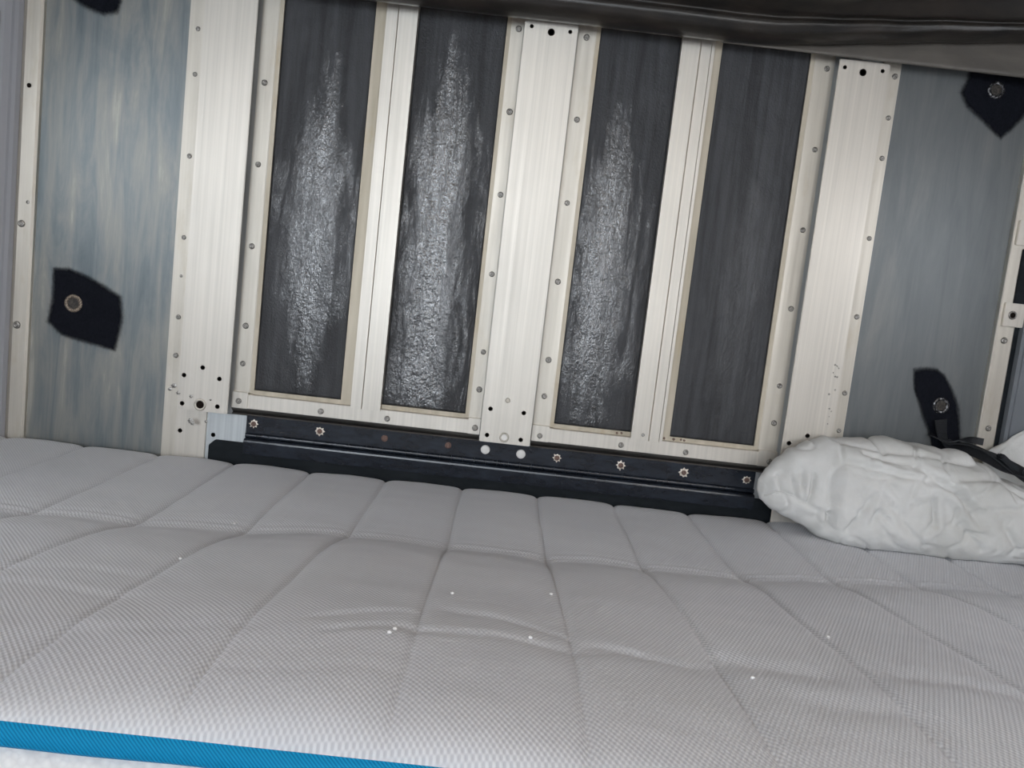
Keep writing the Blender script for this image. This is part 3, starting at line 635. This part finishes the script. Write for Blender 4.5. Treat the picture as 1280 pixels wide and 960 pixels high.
bk = obj('buckle', bm, BUCKLE, st, bevel=.0025)
bm = B(); P = [(.882 + .011*math.cos(a*math.pi/12), -.128 - .003*math.sin(a*math.pi/12), -.205 + .0085*math.sin(a*math.pi/12)) for a in range(25)]
tube(bm, P, .0028, 8); obj('buckle_ring', bm, BUCKLE, st, smooth=True)

# ------------------------------------------------------------------ black vinyl cover hanging at the top
def loft(fn, x0, x1, nx, npf):
    bm = B(); R = []
    for i in range(nx+1):
        x = x0+(x1-x0)*i/nx; R.append([bm.verts.new((x, d-1.5, z)) for d, z in fn(x, npf)])
    for a, c in zip(R, R[1:]):
        for k in range(len(a)-1): bm.faces.new((a[k], c[k], c[k+1], a[k+1]))
    return bm
def resample(P, n):
    L = [0]
    for a, c in zip(P, P[1:]): L.append(L[-1]+math.hypot(c[0]-a[0], c[1]-a[1]))
    out = []; j = 0
    for k in range(n+1):
        s = L[-1]*k/n
        while j < len(P)-2 and L[j+1] < s: j += 1
        t = (s-L[j])/max(1e-9, L[j+1]-L[j]); out.append((P[j][0]+(P[j+1][0]-P[j][0])*t, P[j][1]+(P[j+1][1]-P[j][1])*t))
    return out
GAP = [(-1, 0), (.30, 0), (.36, .002), (.45, .013), (.55, .026), (.66, .040), (.80, .055), (1.06, .066)]
def cover(x, n):
    g = lerp_tab(GAP, x); s = max(.35, 1-g*9); wv = .006*math.sin(x*7+1)+.004*noise.noise(Vector((x*6, 1, 1)))
    zb = .436 + g*.98 + .001*math.sin(x*9)
    P = [(1.478, zb+.020), (1.470, zb+.011), (1.452, zb+.002), (1.436, zb-.0004), (1.420, zb+.002), (1.409, zb+.007*s), (1.4035, zb+.0110*s), (1.4015, zb+.0125*s), (1.4030, zb+.0145*s),
         (1.4000, zb+.0180*s), (1.3985, zb+.0240*s), (1.3990, zb+.0290*s), (1.4040, zb+.0325*s), (1.4030, zb+.036*s), (1.392, zb+.040*s+wv*.3),
         (1.372, zb+.049+wv*.6), (1.340, zb+.061+wv), (1.300, zb+.070+wv), (1.255, zb+.078+wv), (1.20, zb+.085+wv), (1.12, zb+.092+wv), (1.0, zb+.11)]
    Q = resample(P, n); out = []
    for k, (d, z) in enumerate(Q):
        t = k/n; a = max(0, min(1, (t-.26)*3))
        q = a*(.016*noise.noise(Vector((x*4.5+d*3, d*17, 2))) + .008*noise.noise(Vector((x*11, d*34-x*7, 9))))
        out.append((d, z+q))
    return out
vc = thing('vinyl_cover', (.02, -.2, .44), 'black vinyl cover sagging across the top of the metal wall, wrinkled', 'cover')
o = obj('vinyl_sheet', loft(cover, XL+.006, XR-.006, 320, 120), VINYL, vc, smooth=True)
sm = o.modifiers.new('thick', 'SOLIDIFY'); sm.thickness = .0015; sm.offset = 1
def flap(x, n):
    g = lerp_tab(GAP, x) + .004
    P = [(1.484, .4535), (1.4500, .4375), (1.4485, .4372), (1.4475, .4380), (1.452, .4385+g*.5), (1.458, .4385+g*1.05), (1.470, .4385+g*1.2)]
    return resample(P, n)
o = obj('grey_flap', loft(flap, .30, XR-.006, 120, 24), VINYLG, vc, smooth=True)
sm = o.modifiers.new('thick', 'SOLIDIFY'); sm.thickness = .0012; sm.offset = 1
